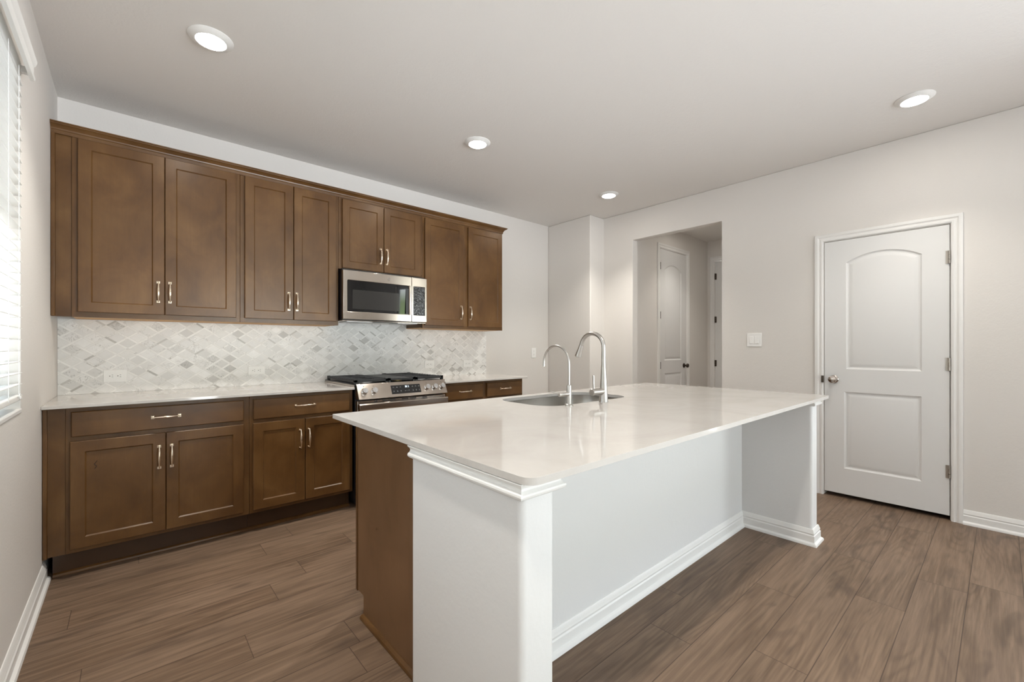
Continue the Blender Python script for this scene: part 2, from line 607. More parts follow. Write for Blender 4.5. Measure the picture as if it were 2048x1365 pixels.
def wall_holes(outer, holes, d0, d1, plane):
    """a wall slab with rectangular holes. plane 'x': outer in (y,z) and depth x; plane 'y': outer in (x,z) and depth y"""
    mp = (lambda a, b, d: (d, a, b)) if plane == 'x' else (lambda a, b, d: (a, d, b))
    R = lambda q: [(q[0], q[2]), (q[1], q[2]), (q[1], q[3]), (q[0], q[3])]
    return plate_with_holes(R(outer), [R(h) for h in holes], d0, d1, mp)


# ------------------------------------------------------------------ floor of planks
def build_floor():
    bm = bmesh.new()
    u1 = bm.loops.layers.uv.new('plank'); u2 = bm.loops.layers.uv.new('tone'); u3 = bm.loops.layers.uv.new('edge')
    PW, PL = .18181, 1.24
    offs = {-1.0: 0}
    fixed = {}    # row index k (top edge y = -1.033 - k*PW) -> x of one end joint
    for k, x in ((-1, .935), (0, .134), (1, 1.047), (2, .871), (3, .20), (4, .699), (5, 1.046), (12, 2.214), (13, 3.0), (14, 3.43), (15, 3.578), (11, 2.75), (10, 2.05)):
        fixed[k] = x
    rnd = random.Random(3)
    x0, x1 = -.02, 6.75
    for k in range(-6, 35):
        ya = -1.033 - k * PW; yb = ya - PW
        off = fixed.get(k, rnd.uniform(0, PL)) % PL
        x = off - PL * 2
        while x < x1:
            xa, xb = max(x, x0), min(x + PL, x1)
            if xb > xa + 1e-4:
                f = bm.faces.new([bm.verts.new(p) for p in ((xa, yb, 0), (xb, yb, 0), (xb, ya, 0), (xa, ya, 0))])
                r1, r2 = rnd.random(), rnd.random()
                for lp in f.loops:
                    X, Y = lp.vert.co.x, lp.vert.co.y
                    lp[u1].uv = (X - x, Y - yb); lp[u2].uv = (r1, r2)
                    lp[u3].uv = ((X - x) / PL, (Y - yb) / PW)
            x += PL
    return struct("floor", bm, M_FLOOR, smooth=False)


build_floor()

# ------------------------------------------------------------------ shell
T = .12
struct("ceiling", B(-T, 7.0, YR - T, T, H, H + .1), M_CEIL, smooth=False)
struct("wall_back", B(-T, X1 + .4, 0, T, 0, H), M_WALL, smooth=False)
bmw = wall_holes((YR, 0, 0, H), [WL], -T, 0, 'x')
struct("wall_left", bmw, M_WALL, smooth=False)
OP = (-2.074, -1.085, 0.0, 2.434)
DO = (-3.632, -2.900, 0.0, 2.075)
# right wall: outline with the passage and the door cut from the floor up
def right_wall():
    out = [(YR, 0), (DO[0], 0), (DO[0], DO[3]), (DO[1], DO[3]), (DO[1], 0), (OP[0], 0), (OP[0], OP[3]), (OP[1], OP[3]), (OP[1], 0), (-YB + .02, 0), (-YB + .02, H), (YR, H)]
    hole = [(WR[0], WR[2]), (WR[1], WR[2]), (WR[1], WR[3]), (WR[0], WR[3])]
    return plate_with_holes(out, [hole], X2, X2 + .10, lambda a, b, d: (d, a, b))
struct("wall_right", right_wall(), M_WALL, bev=.006, seg=3)
struct("wall_corner", B(X1, X2 + .1, -YB, 0, 0, H), M_WALL, bev=.012, seg=3)
struct("wall_rear", wall_holes((-T, X2 + T, 0, H), [WB], YR - T, YR, 'y'), M_WALL, smooth=False)
# passage beyond the opening
HX = 6.73
HY = -.99
HD = (5.385, 6.09, 0.0, 2.472)          # passage door
def hall_side():
    out = [(X2 + .10, 0), (HD[0], 0), (HD[0], HD[3]), (HD[1], HD[3]), (HD[1], 0), (HX + .1, 0), (HX + .1, H), (X2 + .10, H)]
    return plate_with_holes(out, [], HY, HY + .11, lambda a, b, d: (a, d, b))
struct("wall_passage", hall_side(), M_WALL, smooth=False)
FD = (-1.93, -1.10, 0.0, 2.462)
def hall_end():
    out = [(-3.0, 0), (FD[0], 0), (FD[0], FD[3]), (FD[1], FD[3]), (FD[1], 0), (HY, 0), (HY, H), (-3.0, H)]
    return plate_with_holes(out, [], HX, HX + .11, lambda a, b, d: (d, a, b))
struct("wall_end", hall_end(), M_WALL, smooth=False)
struct("wall_passage_near", B(X2 + .10, HX, -2.35, -2.24, 0, H), M_WALL, smooth=False)
# unseen walls added behind the white door so its bottom gap stays black
struct("wall_unseen", B(X2 + .70, X2 + .80, -4.1, -2.4, 0, H), M_WALL, smooth=False)
struct("wall_unseen_side", B(X2 + .10, X2 + .80, -4.1, -4.0, 0, H), M_WALL, smooth=False)

# ------------------------------------------------------------------ windows
def window(n, plane, q, d_in, sgn, rail=True, mull=1):
    """frame, sashes and panes set into a hole. q=(a0,a1,z0,z1); d_in wall inner face, sgn +1 if outside lies towards +depth"""
    mp = (lambda a, b, d: (d, a, b)) if plane == 'x' else (lambda a, b, d: (a, d, b))
    a0, a1, z0, z1 = q
    f0 = d_in + sgn * .075; f1 = d_in + sgn * .115
    g = .002
    fr = plate_with_holes([(a0 + g, z0 + g), (a1 - g, z0 + g), (a1 - g, z1 - g), (a0 + g, z1 - g)], [[(a0 + .05, z0 + .05), (a1 - .05, z0 + .05), (a1 - .05, z1 - .05), (a0 + .05, z1 - .05)]], f0, f1, mp)
    w = struct("window_%d" % n, fr, M_VINYL, bev=.003)
    zs = [z0 + .05, (z0 + z1) / 2, z1 - .05] if rail else [z0 + .05, z1 - .05]
    xs = [a0 + .05 + (a1 - a0 - .1) * i / mull for i in range(mull + 1)]
    for i in range(mull):
        for j in range(len(zs) - 1):
            A0, A1, Z0, Z1 = xs[i], xs[i + 1], zs[j], zs[j + 1]
            s = .028
            bm = plate_with_holes([(A0, Z0), (A1, Z0), (A1, Z1), (A0, Z1)], [[(A0 + s, Z0 + s), (A1 - s, Z0 + s), (A1 - s, Z1 - s), (A0 + s, Z1 - s)]], d_in + sgn * .082, d_in + sgn * .106, mp)
            sash = struct("window_sash", bm, M_VINYL, w, bev=.002)
            bm = bmesh.new()
            bm.faces.new([bm.verts.new(mp(a, b, d_in + sgn * .094)) for a, b in ((A0 + s, Z0 + s), (A1 - s, Z0 + s), (A1 - s, Z1 - s), (A0 + s, Z1 - s))])
            struct("window_pane", bm, M_PANE, sash, smooth=False)
    return w


w1 = window(1, 'x', WL, 0, -1, True, 2)
window(2, 'x', WR, X2 - .02, 1, True, 1)
window(3, 'y', WB, YR, -1, False, 3)
bm = B(-.075, .004, WL[0] + .002, WL[1] - .002, WL[2] - .001, WL[2] + .016)
struct("window_sill", bm, M_TRIM, w1, bev=.003)

# ------------------------------------------------------------------ baseboards
BB = [(0, 0), (.028, 0), (.028, .007), (.025, .014), (.018, .019), (.0145, .022), (.0145, .058), (.0105, .064), (.0125, .073), (.0085, .083), (.0065, .093), (.003, .0985), (0, .0985)]
def baseboard(name, path, side=1):
    bm = bmesh.new(); sweep(bm, path, BB, XY, side=side)
    return struct(name, bm, M_TRIM, angle=25)


baseboard("baseboard_left", [(0, -.585), (0, YR)], -1)
baseboard("baseboard_right", [(X2, -3.693), (X2, YR)], 1)
baseboard("baseboard_middle", [(X2, OP[0] - .001), (X2, -2.838)], 1)
baseboard("baseboard_corner", [(3.345, -.0), (X1, -.0), (X1, -YB), (X2, -YB), (X2, OP[1] + .001)], 1)
baseboard("baseboard_passage", [(X2 + .10, HY), (HD[0] - .064, HY)], 1)
baseboard("baseboard_passage_end", [(HD[1] + .064, HY), (HX, HY), (HX, FD[1] + .064)], 1)


# ------------------------------------------------------------------ doors
CASING = [(.0, 0), (.0, .010), (.006, .015), (.016, .0165), (.022, .0125), (.030, .0125), (.038, .018), (.050, .0195), (.058, .017), (.060, .012), (.060, 0)]
def casing(n, q, plane, face, sgn):
    """door casing round hole q; face = wall face, sgn = direction out of the wall into the room"""
    a0, a1, z0, z1 = q
    r = .004
    path = [(a0 - r, .0), (a0 - r, z1 + r), (a1 + r, z1 + r), (a1 + r, .0)]
    mp = (lambda a, b, d: (face + sgn * d, a, b)) if plane == 'x' else (lambda a, b, d: (a, face + sgn * d, b))
    bm = bmesh.new(); sweep(bm, path, CASING, mp, side=-1)
    return struct("trim_%d" % n, bm, M_TRIM, angle=25)


def arch_loop(a0, a1, z0, zs, rise, d, n=14):
    """loop inset by d of a panel whose top is an arc"""
    w = (a1 - a0) / 2; cx = (a0 + a1) / 2
    if rise <= 0:
        return [(a0 + d, z0 + d), (a1 - d, z0 + d), (a1 - d, zs - d), (a0 + d, zs - d)]
    R = (w * w + rise * rise) / (2 * rise); cz = zs + rise - R
    out = [(a0 + d, z0 + d), (a1 - d, z0 + d)]
    for i in range(n + 1):
        x = (a1 - d) + ((a0 + d) - (a1 - d)) * i / n
        out.append((x, cz + math.sqrt(max(0, (R - d) ** 2 - (x - cx) ** 2))))
    return out


def door(n, q, plane, face, sgn, panels, hinge_a, hz, knob_a, knob_z, hing_mat, knob_mat, gap=.034, latch=None):
    """two-panel arch-top moulded door"""
    a0, a1, z1 = q[0] + .003, q[1] - .003, q[3] - .004
    mp = lambda a, b, d: (face + sgn * d, a, b) if plane == 'x' else (a, face + sgn * d, b)
    bm = bmesh.new()
    outer = [(a0, gap), (a1, gap), (a1, z1), (a0, z1)]
    F = [bm.verts.new(mp(a, b, 0)) for a, b in outer]
    K = [bm.verts.new(mp(a, b, -.035)) for a, b in outer]
    bridge(bm, F, K); bm.faces.new(K)
    loops = [F]
    for (p0, p1, pz0, pzs, rise) in panels:
        prev = None
        for d, dep in ((0, 0), (.004, -.004), (.012, -.0085), (.020, -.0085), (.040, -.003), (.046, -.002)):
            L = [bm.verts.new(mp(a, b, dep)) for a, b in arch_loop(p0, p1, pz0, pzs, rise, d)]
            if prev is None:
                loops.append(L)
            else:
                bridge(bm, prev, L)
            prev = L
        bm.faces.new(prev)
    fill_loops(bm, loops)
    D = struct("door_%d" % n, bm, M_DOOR, angle=14)
    for z in hz:
        hb = bmesh.new()
        for k in range(3):
            lathe(hb, [(.0075, z - .045 + k * .0305), (.0075, z - .0165 + k * .0305)], mp(hinge_a, 0, .007), 'z', 12)
        b0, b1 = sorted((hinge_a, hinge_a + (.018 if hinge_a < (q[0] + q[1]) / 2 else -.018)))
        c0 = mp(b0, z - .045, .001); c1 = mp(b1, z + .045, .003)
        box(hb, min(c0[0], c1[0]), max(c0[0], c1[0]), min(c0[1], c1[1]), max(c0[1], c1[1]), z - .045, z + .045)
        struct("hinge", hb, hing_mat, D)
    if knob_a is not None:
        kb = bmesh.new()
        ax = Vector(mp(0, 0, 1)) - Vector(mp(0, 0, 0))
        lathe(kb, [(.032, .0), (.032, .004), (.027, .009), (.013, .012), (.011, .030), (.018, .036), (.027, .044), (.0295, .054), (.026, .063), (.014, .068), (.0, .0685)], mp(knob_a, knob_z, 0), ax, 28, cap=False)
        struct("door_knob", kb, knob_mat, D)
    if latch:
        c0 = mp(latch[0], latch[1] - .028, .009); c1 = mp(latch[0] + latch[2], latch[1] + .028, .0205)
        struct("latch_plate", B(min(c0[0], c1[0]), max(c0[0], c1[0]), min(c0[1], c1[1]), max(c0[1], c1[1]), latch[1] - .028, latch[1] + .028), M_DARKBRZ, D)
    return D


# white door on the right-hand wall (jamb board first)
def jamb(n, q, plane, d0, d1):
    mp = (lambda a, b, d: (d, a, b)) if plane == 'x' else (lambda a, b, d: (a, d, b))
    bm = bmesh.new()
    a0, a1, z1 = q[0], q[1], q[3]
    t = .0025
    for p in ([(a0 - .012, 0), (a0 + t - .0005, 0), (a0 + t - .0005, z1), (a0 - .012, z1)], [(a1 - t + .0005, 0), (a1 + .012, 0), (a1 + .012, z1), (a1 - t + .0005, z1)]):
        f = [bm.verts.new(mp(a, b, d0)) for a, b in p]; g = [bm.verts.new(mp(a, b, d1)) for a, b in p]
        bm.faces.new(f); bm.faces.new(g[::-1]); bridge(bm, f, g)
    return struct("trim_jamb_%d" % n, bm, M_TRIM, smooth=False)


door(1, DO, 'x', X2 - .003, -1, [(-3.488, -3.045, 1.037, 1.888, .066), (-3.486, -3.033, .240, .855, 0)], -3.627, (1.843, 1.093, .341), -2.966, .952, M_HINGE, M_KNOB, latch=(-2.9, .950, .016))
casing(1, DO, 'x', X2, -1)
door(2, HD, 'y', HY + .002, -1, [(5.508, 5.948, 1.04, 2.215, .075), (5.508, 5.948, .25, .872, 0)], 5.392, (2.249, 1.62, .978), 6.02, .96, M_DARKBRZ, M_DARKBRZ)
casing(2, HD, 'y', HY, -1)
door(3, FD, 'x', HX + .002, -1, [(-1.80, -1.24, 1.04, 2.2, .075), (-1.80, -1.24, .25, .87, 0)], -1.106, (2.237, 1.611, .977), -1.86, .96, M_DARKBRZ, M_DARKBRZ)
casing(3, FD, 'x', HX, -1)


# ------------------------------------------------------------------ cabinet parts
def shaker(x0, x1, z0, z1, yf, th=.019, st=.056, dep=.0075, flip=1):
    """five-piece door front; yf = front face y, faces -Y (flip=1) or +Y (flip=-1)"""
    bm = bmesh.new()
    Y = lambda d: yf + flip * d
    L = lambda i, d: [bm.verts.new((a, Y(d), b)) for a, b in ((x0 + i, z0 + i), (x1 - i, z0 + i), (x1 - i, z1 - i), (x0 + i, z1 - i))]
    l0 = L(0, th); l1 = L(0, .0025); l2 = L(.0025, 0)
    l3 = L(st, 0); l4 = L(st + .0045, dep * .75); l5 = L(st + .006, dep)
    bm.faces.new(l0)
    for a, b in ((l0, l1), (l1, l2), (l2, l3), (l3, l4), (l4, l5)):
        bridge(bm, a, b)
    bm.faces.new(l5)
    return bm


def slab_front(x0, x1, z0, z1, yf, th=.019, flip=1):
    bm = bmesh.new()
    Y = lambda d: yf + flip * d
    L = lambda i, d: [bm.verts.new((a, Y(d), b)) for a, b in ((x0 + i, z0 + i), (x1 - i, z0 + i), (x1 - i, z1 - i), (x0 + i, z1 - i))]
    l0 = L(0, th); l1 = L(0, .004); l2 = L(.004, 0)
    bm.faces.new(l0); bridge(bm, l0, l1); bridge(bm, l1, l2); bm.faces.new(l2)
    return bm


def pull(cx, cz, yf, vertical=True, cc=.122, flip=1):
    """bow handle on two square feet, swelling in the middle"""
    bm = bmesh.new()
    P = lambda s, w, d: (cx + w, yf - flip * d, cz + s) if vertical else (cx + s, yf - flip * d, cz + w)
    def fbox(s0, s1, w0, w1, d0, d1):
        a, b = P(s0, w0, d0), P(s1, w1, d1)
        box(bm, min(a[0], b[0]), max(a[0], b[0]), min(a[1], b[1]), max(a[1], b[1]), min(a[2], b[2]), max(a[2], b[2]))
    for s in (-1, 1):
        c = s * cc / 2
        fbox(c - .0075, c + .0075, -.0085, .0085, .0002, .0042)
        lathe(bm, [(.0055, .004), (.0045, .012), (.0050, .019)], P(c, 0, 0), (0, -flip, 0), 12)
    pts, rad = [], []
    n = 22
    for i in range(n + 1):
        t = i / n * 2 - 1
        pts.append(P(t * (cc / 2 + .004), 0, .0195 + .0085 * (1 - t * t)))
        rad.append(.0034 + .0040 * max(0, math.cos(t * PI / 2)) ** 2.2)
    tube(bm, pts, rad, 12)
    return bm


def add_door(t, x0, x1, z0, z1, yf, hx, hz, flip=1):
    d = part("door", shaker(x0, x1, z0, z1, yf, flip=flip), M_WOOD, t, angle=20)
    if hx is not None:
        part("handle", pull(hx, hz, yf, True, flip=flip), M_PULL, t, d)
    return d


def add_drawer(t, x0, x1, z0, z1, yf, flip=1, hx=None):
    d = part("drawer", slab_front(x0, x1, z0, z1, yf, flip=flip), M_WOODH, t, angle=20)
    part("handle", pull((x0 + x1) / 2 if hx is None else hx, (z0 + z1) / 2 + .004, yf, False, flip=flip), M_PULL, t, d)
    return d


# ---- wall cabinets
UY, UD, UZ0, UZ1 = -.318, -.338, 1.390, 2.440
def upper(label, x0, x1, z0, doors, fill=False):
    t = thing("wall_cabinet", label, "cabinet", ((x0 + x1) / 2, 0, z0), "stained wood wall cabinets")
    bx = x0 if not fill else .084
    bm = bmesh.new()
    box(bm, bx + .0005, x1 - .0005, UY, -.002, z0 + .006, UZ1)
    part("body", bm, M_WOOD, t, bev=.0015)
    bm = bmesh.new()
    box(bm, bx + .0005, x1 - .0005, UY + .0005, -.0125, z0, z0 + .0055)
    part("bottom_panel", bm, M_RAWWOOD, t, label="pale unstained underside panel")
    # face-frame lip below the doors
    part("bottom_rail", B(bx + .0005, x1 - .0005, UY - .0005, UY + .018, z0 - .0015, z0 + .03), M_WOODH, t, bev=.001)
    if fill:
        part("filler", B(.018, .0845, UY + .008, UY + .03, z0, UZ1), M_WOOD, t, bev=.001)
        part("scribe_strip", B(.001, .0185, UY - .006, UY + .03, z0, UZ1 - .001), M_WOOD, t, bev=.003)
    for a, b, c, d, hx, hz in doors:
        add_door(t, a, b, c, d, UD, hx, hz)
    return t


upper("tall wall cabinet in the corner next to the window, wide double doors", 0.0, .918, UZ0, [(.110, .5015, 1.419, 2.424, .471, 1.5615), (.505, .892, 1.419, 2.424, .529, 1.562)], True)
upper("tall wall cabinet with narrow double doors between corner cabinet and microwave", .918, 1.600, UZ0, [(.945, 1.2605, 1.419, 2.424, 1.228, 1.555), (1.265, 1.577, 1.419, 2.424, 1.284, 1.555)])
upper("short wall cabinet mounted directly above the microwave", 1.600, 2.365, 1.850, [(1.628, 1.980, 1.858, 2.416, 1.950, 1.992), (1.985, 2.338, 1.858, 2.416, 2.006, 1.993)])
upper("tall wall cabinet at the open end of the row, beside the refrigerator space", 2.365, 3.334, UZ0, [(2.386, 2.823, 1.417, 2.413, 2.785, 1.5515), (2.877, 3.317, 1.417, 2.413, 2.896, 1.551)])

# crown along the wall cabinets
bm = bmesh.new()
CR = [(.0006, 2.428), (.006, 2.428), (.0075, 2.4455), (.011, 2.449), (.013, 2.456), (.020, 2.464), (.030, 2.470), (.037, 2.474), (.0375, 2.478), (.042, 2.480), (.042, 2.4865), (.0006, 2.4865)]
sweep(bm, [(.001, UY), (3.334, UY), (3.334, -.001)], CR, XY, side=1)
single("crown_molding", bm, M_WOODH, "stained wood crown molding running along the top of the wall cabinets", "molding", angle=25)

# ---- base cabinets
BY, BD = -.635, -.655
BZ = .893
def base_cab(label, x0, x1, drawer, doors, fill=False, scratch=False):
    t = thing("base_cabinet", label, "cabinet", ((x0 + x1) / 2, -.3, 0), "stained wood base cabinets")
    bx = x0 if not fill else .084
    part("body", B(bx + .0005, x1 - .0005, BY, -.003, .128, BZ), M_WOOD, t, bev=.0015)
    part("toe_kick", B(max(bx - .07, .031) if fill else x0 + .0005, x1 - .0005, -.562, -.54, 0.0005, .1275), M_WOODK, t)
    if fill:
        part("filler", B(.018, .0845, BY + .006, BY + .03, .128, BZ), M_WOOD, t, bev=.001)
        part("scribe_strip", B(.0015, .0185, BY - .005, BY + .03, .124, BZ), M_WOOD, t, bev=.003)
    add_drawer(t, *drawer, BD)
    for i, (a, b, hx) in enumerate(doors):
        d = add_door(t, a, b, .151, .7165, BD, hx, .5795)
        if scratch and i == 0:
            sb = bmesh.new()
            yy = BD + .0072
            tube(sb, [(.205, yy, .603), (.199, yy, .594), (.193, yy, .586), (.197, yy, .579), (.203, yy, .574), (.199, yy, .567), (.194, yy, .560)], [.0012, .0016, .002, .0016, .0018, .0020, .0014], 6)
            part("scratch", sb, M_SCRATCH, t, d, label="dark squiggle scratch in the door panel")
    return t


base_cab("wide base cabinet in the corner by the window, one drawer over double doors", 0.0, .918, (.106, .884, .741, .8725), [(.101, .492, .463), (.495, .884, .520)], True, True)
base_cab("narrower base cabinet left of the gas range, one drawer over double doors", .918, 1.592, (.939, 1.567, .741, .8725), [(.937, 1.2515, 1.221), (1.2555, 1.567, 1.277)])
base_cab("base cabinet directly right of the gas range", 2.385, 2.842, (2.407, 2.816, .741, .8725), [(2.407, 2.816, 2.78)])
base_cab("end base cabinet with one drawer beside the refrigerator space", 2.842, 3.334, (2.868, 3.310, .741, .8725), [(2.868, 3.310, 2.90)])
bm = bmesh.new()
SH = [(0, .0008), (.016, .0008), (.016, .006), (.013, .013), (.008, .017), (0, .019)]
sweep(bm, [(.032, -.5625), (1.591, -.5625)], SH, XY, side=1)
single("shoe_molding", bm, M_WOODH, "brown shoe molding along the toe kick under the window-side base cabinets", "molding", angle=25)

# ---- worktops
single("countertop", B(.001, 1.592, -.680, -.001, .896, .914), M_QUARTZ, "white quartz worktop between the window wall and the range", "countertop", "white quartz worktops on the wall run", bev=.002)
single("countertop", B(2.386, 3.364, -.680, -.001, .896, .914), M_QUARTZ, "short white quartz worktop beyond the range, ending at the refrigerator space", "countertop", "white quartz worktops on the wall run", bev=.002)

# ---- backsplash
bm = plate_with_holes([(.001, .9145), (3.356, .9145), (3.356, 1.3885), (2.366, 1.3885), (2.366, 1.435), (1.599, 1.435), (1.599, 1.3885), (.001, 1.3885)], [], -.010, -.0005, lambda a, b, d: (a, d, b))
single("backsplash", bm, M_MOSAIC, "white marble mosaic backsplash of lozenges with slim strips", "backsplash", smooth=False)

# ------------------------------------------------------------------ outlets and switch
def outlet(label, x0, x1, z0, z1, yf, horizontal=True, sockets=True):
    cx, cz = (x0 + x1) / 2, (z0 + z1) / 2
    t = thing("wall_outlet", label, "outlet", (cx, yf, cz), "white wall outlets")
    part("plate", B(x0, x1, yf - .006, yf - .0002, z0, z1), M_PLASTIC, t, bev=.002)
    if sockets:
        for s in (-1, 1):
            c = cx + s * .0195 if horizontal else cx
            zc = cz if horizontal else cz + s * .0195
            bm = plate_with_holes(rrect(c - .0165, c + .0165, zc - .0165, zc + .0165, .009, 5), [], yf - .0085, yf - .005, lambda a, b, d: (a, d, b))
            r = part("receptacle", bm, M_PLASTIC, t, bev=.0005)
            sb = bmesh.new()
            lathe(sb, [(.0028, .0083), (.0028, .0088)], (c - .0075 if horizontal else c, yf, zc if horizontal else zc - .0075), (0, -1, 0), 10)
            for q in (-1, 1):
                if horizontal:
                    box(sb, c + .0015, c + .0085, yf - .0088, yf - .008, zc + q * .0062 - .0011, zc + q * .0062 + .0011)
                else:
                    box(sb, c + q * .0062 - .0011, c + q * .0062 + .0011, yf - .0088, yf - .008, zc + .0015, zc + .0085)
            part("slots", sb, M_SLOT, t, r)
        sc = bmesh.new()
        lathe(sc, [(.003, .006), (.0025, .0072)], (cx, yf, cz), (0, -1, 0), 10)
        part("screw", sc, M_PLASTIC, t)
    return t


outlet("horizontal double outlet on the tile nearest the window", .207, .323, .983, 1.064, -.010)
outlet("horizontal double outlet on the tile above the narrower base cabinet", 1.021, 1.137, .998, 1.063, -.010)
outlet("horizontal double outlet on the tile just right of the range", 2.569, 2.676, .997, 1.076, -.010)
outlet("horizontal double outlet on the tile near the end of the backsplash", 3.041, 3.157, .995, 1.069, -.010)
outlet("upright white outlet plate on the bare wall in the refrigerator space", 4.075, 4.150, 1.078, 1.202, 0.0, False)
t = thing("light_switch", "white double rocker light switch between the passage and the white door", "light switch", (X2, -2.366, 1.279))
part("plate", B(X2 - .006, X2 - .0003, -2.428, -2.304, 1.218, 1.340), M_PLASTIC, t, bev=.002)
for yc in (-2.389, -2.343):
    bm = bmesh.new()
    vs = box(bm, X2 - .0105, X2 - .005, yc - .0165, yc + .0165, 1.246, 1.312)
    for v in vs:
        if v.co.z > 1.3 and v.co.x < X2 - .008:
            v.co.x += .003
    part("rocker", bm, M_PLASTIC, t, bev=.001)

# ------------------------------------------------------------------ microwave
def microwave():
    t = thing("microwave", "stainless over-the-range microwave with black glass window under the short cabinet", "microwave", (1.983, -.2, 1.432))
    x0, x1, z0, z1 = 1.606, 2.361, 1.437, 1.832
    yf, yb = -.408, -.372
    bm = bmesh.new(); box(bm, x0 + .002, x1 - .002, yb, -.012, z0 - .005, 1.846)
    part("body", bm, M_BLACKSIDE, t, bev=.003)
    sp = 2.210
    mp = lambda a, b, d: (a, d, b)
    R = lambda a0, a1, b0, b1: [(a0, b0), (a1, b0), (a1, b1), (a0, b1)]
    dr = plate_with_holes(R(x0, sp - .001, z0, z1), [rrect(1.640, 2.178, 1.500, 1.752, .008, 3)], yf, yb - .0005, mp)
    d = part("door", dr, M_STEEL, t, bev=.003)
    # black glass leans down a touch, as the door does
    g = bmesh.new()
    lo, hi = yf + .0105, yf + .0005
    lp = rrect(1.6405, 2.1775, 1.5005, 1.7515, .008, 3)
    top = [g.verts.new((a, lo + (hi - lo) * (b - 1.5) / .252, b)) for a, b in lp]
    bot = [g.verts.new((a, yb - .001, b)) for a, b in lp]
    bridge(g, top, bot); g.faces.new(top); g.faces.new(bot)
    gl = part("window_glass", g, M_GLASSBLK, t, d, smooth=False)
    g = bmesh.new()
    q = [(1.683, 1.524), (2.087, 1.524), (2.087, 1.678), (1.683, 1.678)]
    g.faces.new([g.verts.new((a, lo + (hi - lo) * (b - 1.5) / .252 - .0006, b)) for a, b in q])
    part("viewing_screen", g, M_GLASSIN, t, d, smooth=False)
    hb = bmesh.new()
    vs = [(0, yf + .004), (0, yf - .010), (.006, yf - .018), (.022, yf - .018), (.030, yf - .008), (.030, yf + .004)]
    a = [hb.verts.new((2.178 + p, q, 1.496)) for p, q in vs]; b = [hb.verts.new((2.178 + p, q, 1.754)) for p, q in vs]
    bridge(hb, a, b); hb.faces.new(a); hb.faces.new(b)
    part("handle", hb, M_STEEL, t, d, bev=.002)
    part("handle_recess", B(2.152, 2.1765, yf - .001, yf + .004, 1.503, 1.722), M_SLOT, t, d)
    # round monogram badge
    eb = bmesh.new()
    cx, cz, yy = 1.995, 1.7905, yf - .0012
    tube(eb, [(cx + .0125 * math.cos(k * PI / 12), yy, cz + .0125 * math.sin(k * PI / 12)) for k in range(25)], .0009, 6)
    tube(eb, [(cx - .002 + .0045 * math.cos(k * PI / 8), yy, cz + .001 + .0065 * math.sin(k * PI / 8)) for k in range(2, 15)], .0010, 6)
    tube(eb, [(cx + .004 + .004 * math.cos(k * PI / 8), yy, cz + .003 + .004 * math.sin(k * PI / 8)) for k in range(1, 13)], .0010, 6)
    tube(eb, [(cx + .004 + .0042 * math.cos(k * PI / 8), yy, cz - .004 + .0042 * math.sin(k * PI / 8)) for k in range(-5, 9)], .0010, 6)
    part("badge", eb, M_CHROME, t, d)
    cp = plate_with_holes(R(sp + .001, x1, z0, z1), [rrect(2.226, 2.343, 1.497, 1.752, .006, 3)], yf, yb - .0005, mp)
    c = part("control_panel", cp, M_STEEL, t, bev=.003)
    part("keypad_glass", B(2.2265, 2.3425, yf + .0015, yb - .001, 1.4975, 1.7515), M_FILM, t, c)
    # underside: lamp lens, grease filters, hand hold
    part("bottom_plate", B(x0 + .001, x1 - .001, yf + .012, -.014, z0 - .012, z0 - .0055), M_STEEL, t, bev=.002, label="grey metal underside plate")
    for a0, a1 in ((1.66, 1.86), (2.11, 2.30)):
        part("grease_filter", B(a0, a1, -.34, -.16, z0 - .0155, z0 - .0122), M_BURN, t)
    part("lamp_lens", B(1.88, 2.09, -.385, -.33, z0 - .016, z0 - .0122), M_BLACK, t)
    return t


microwave()


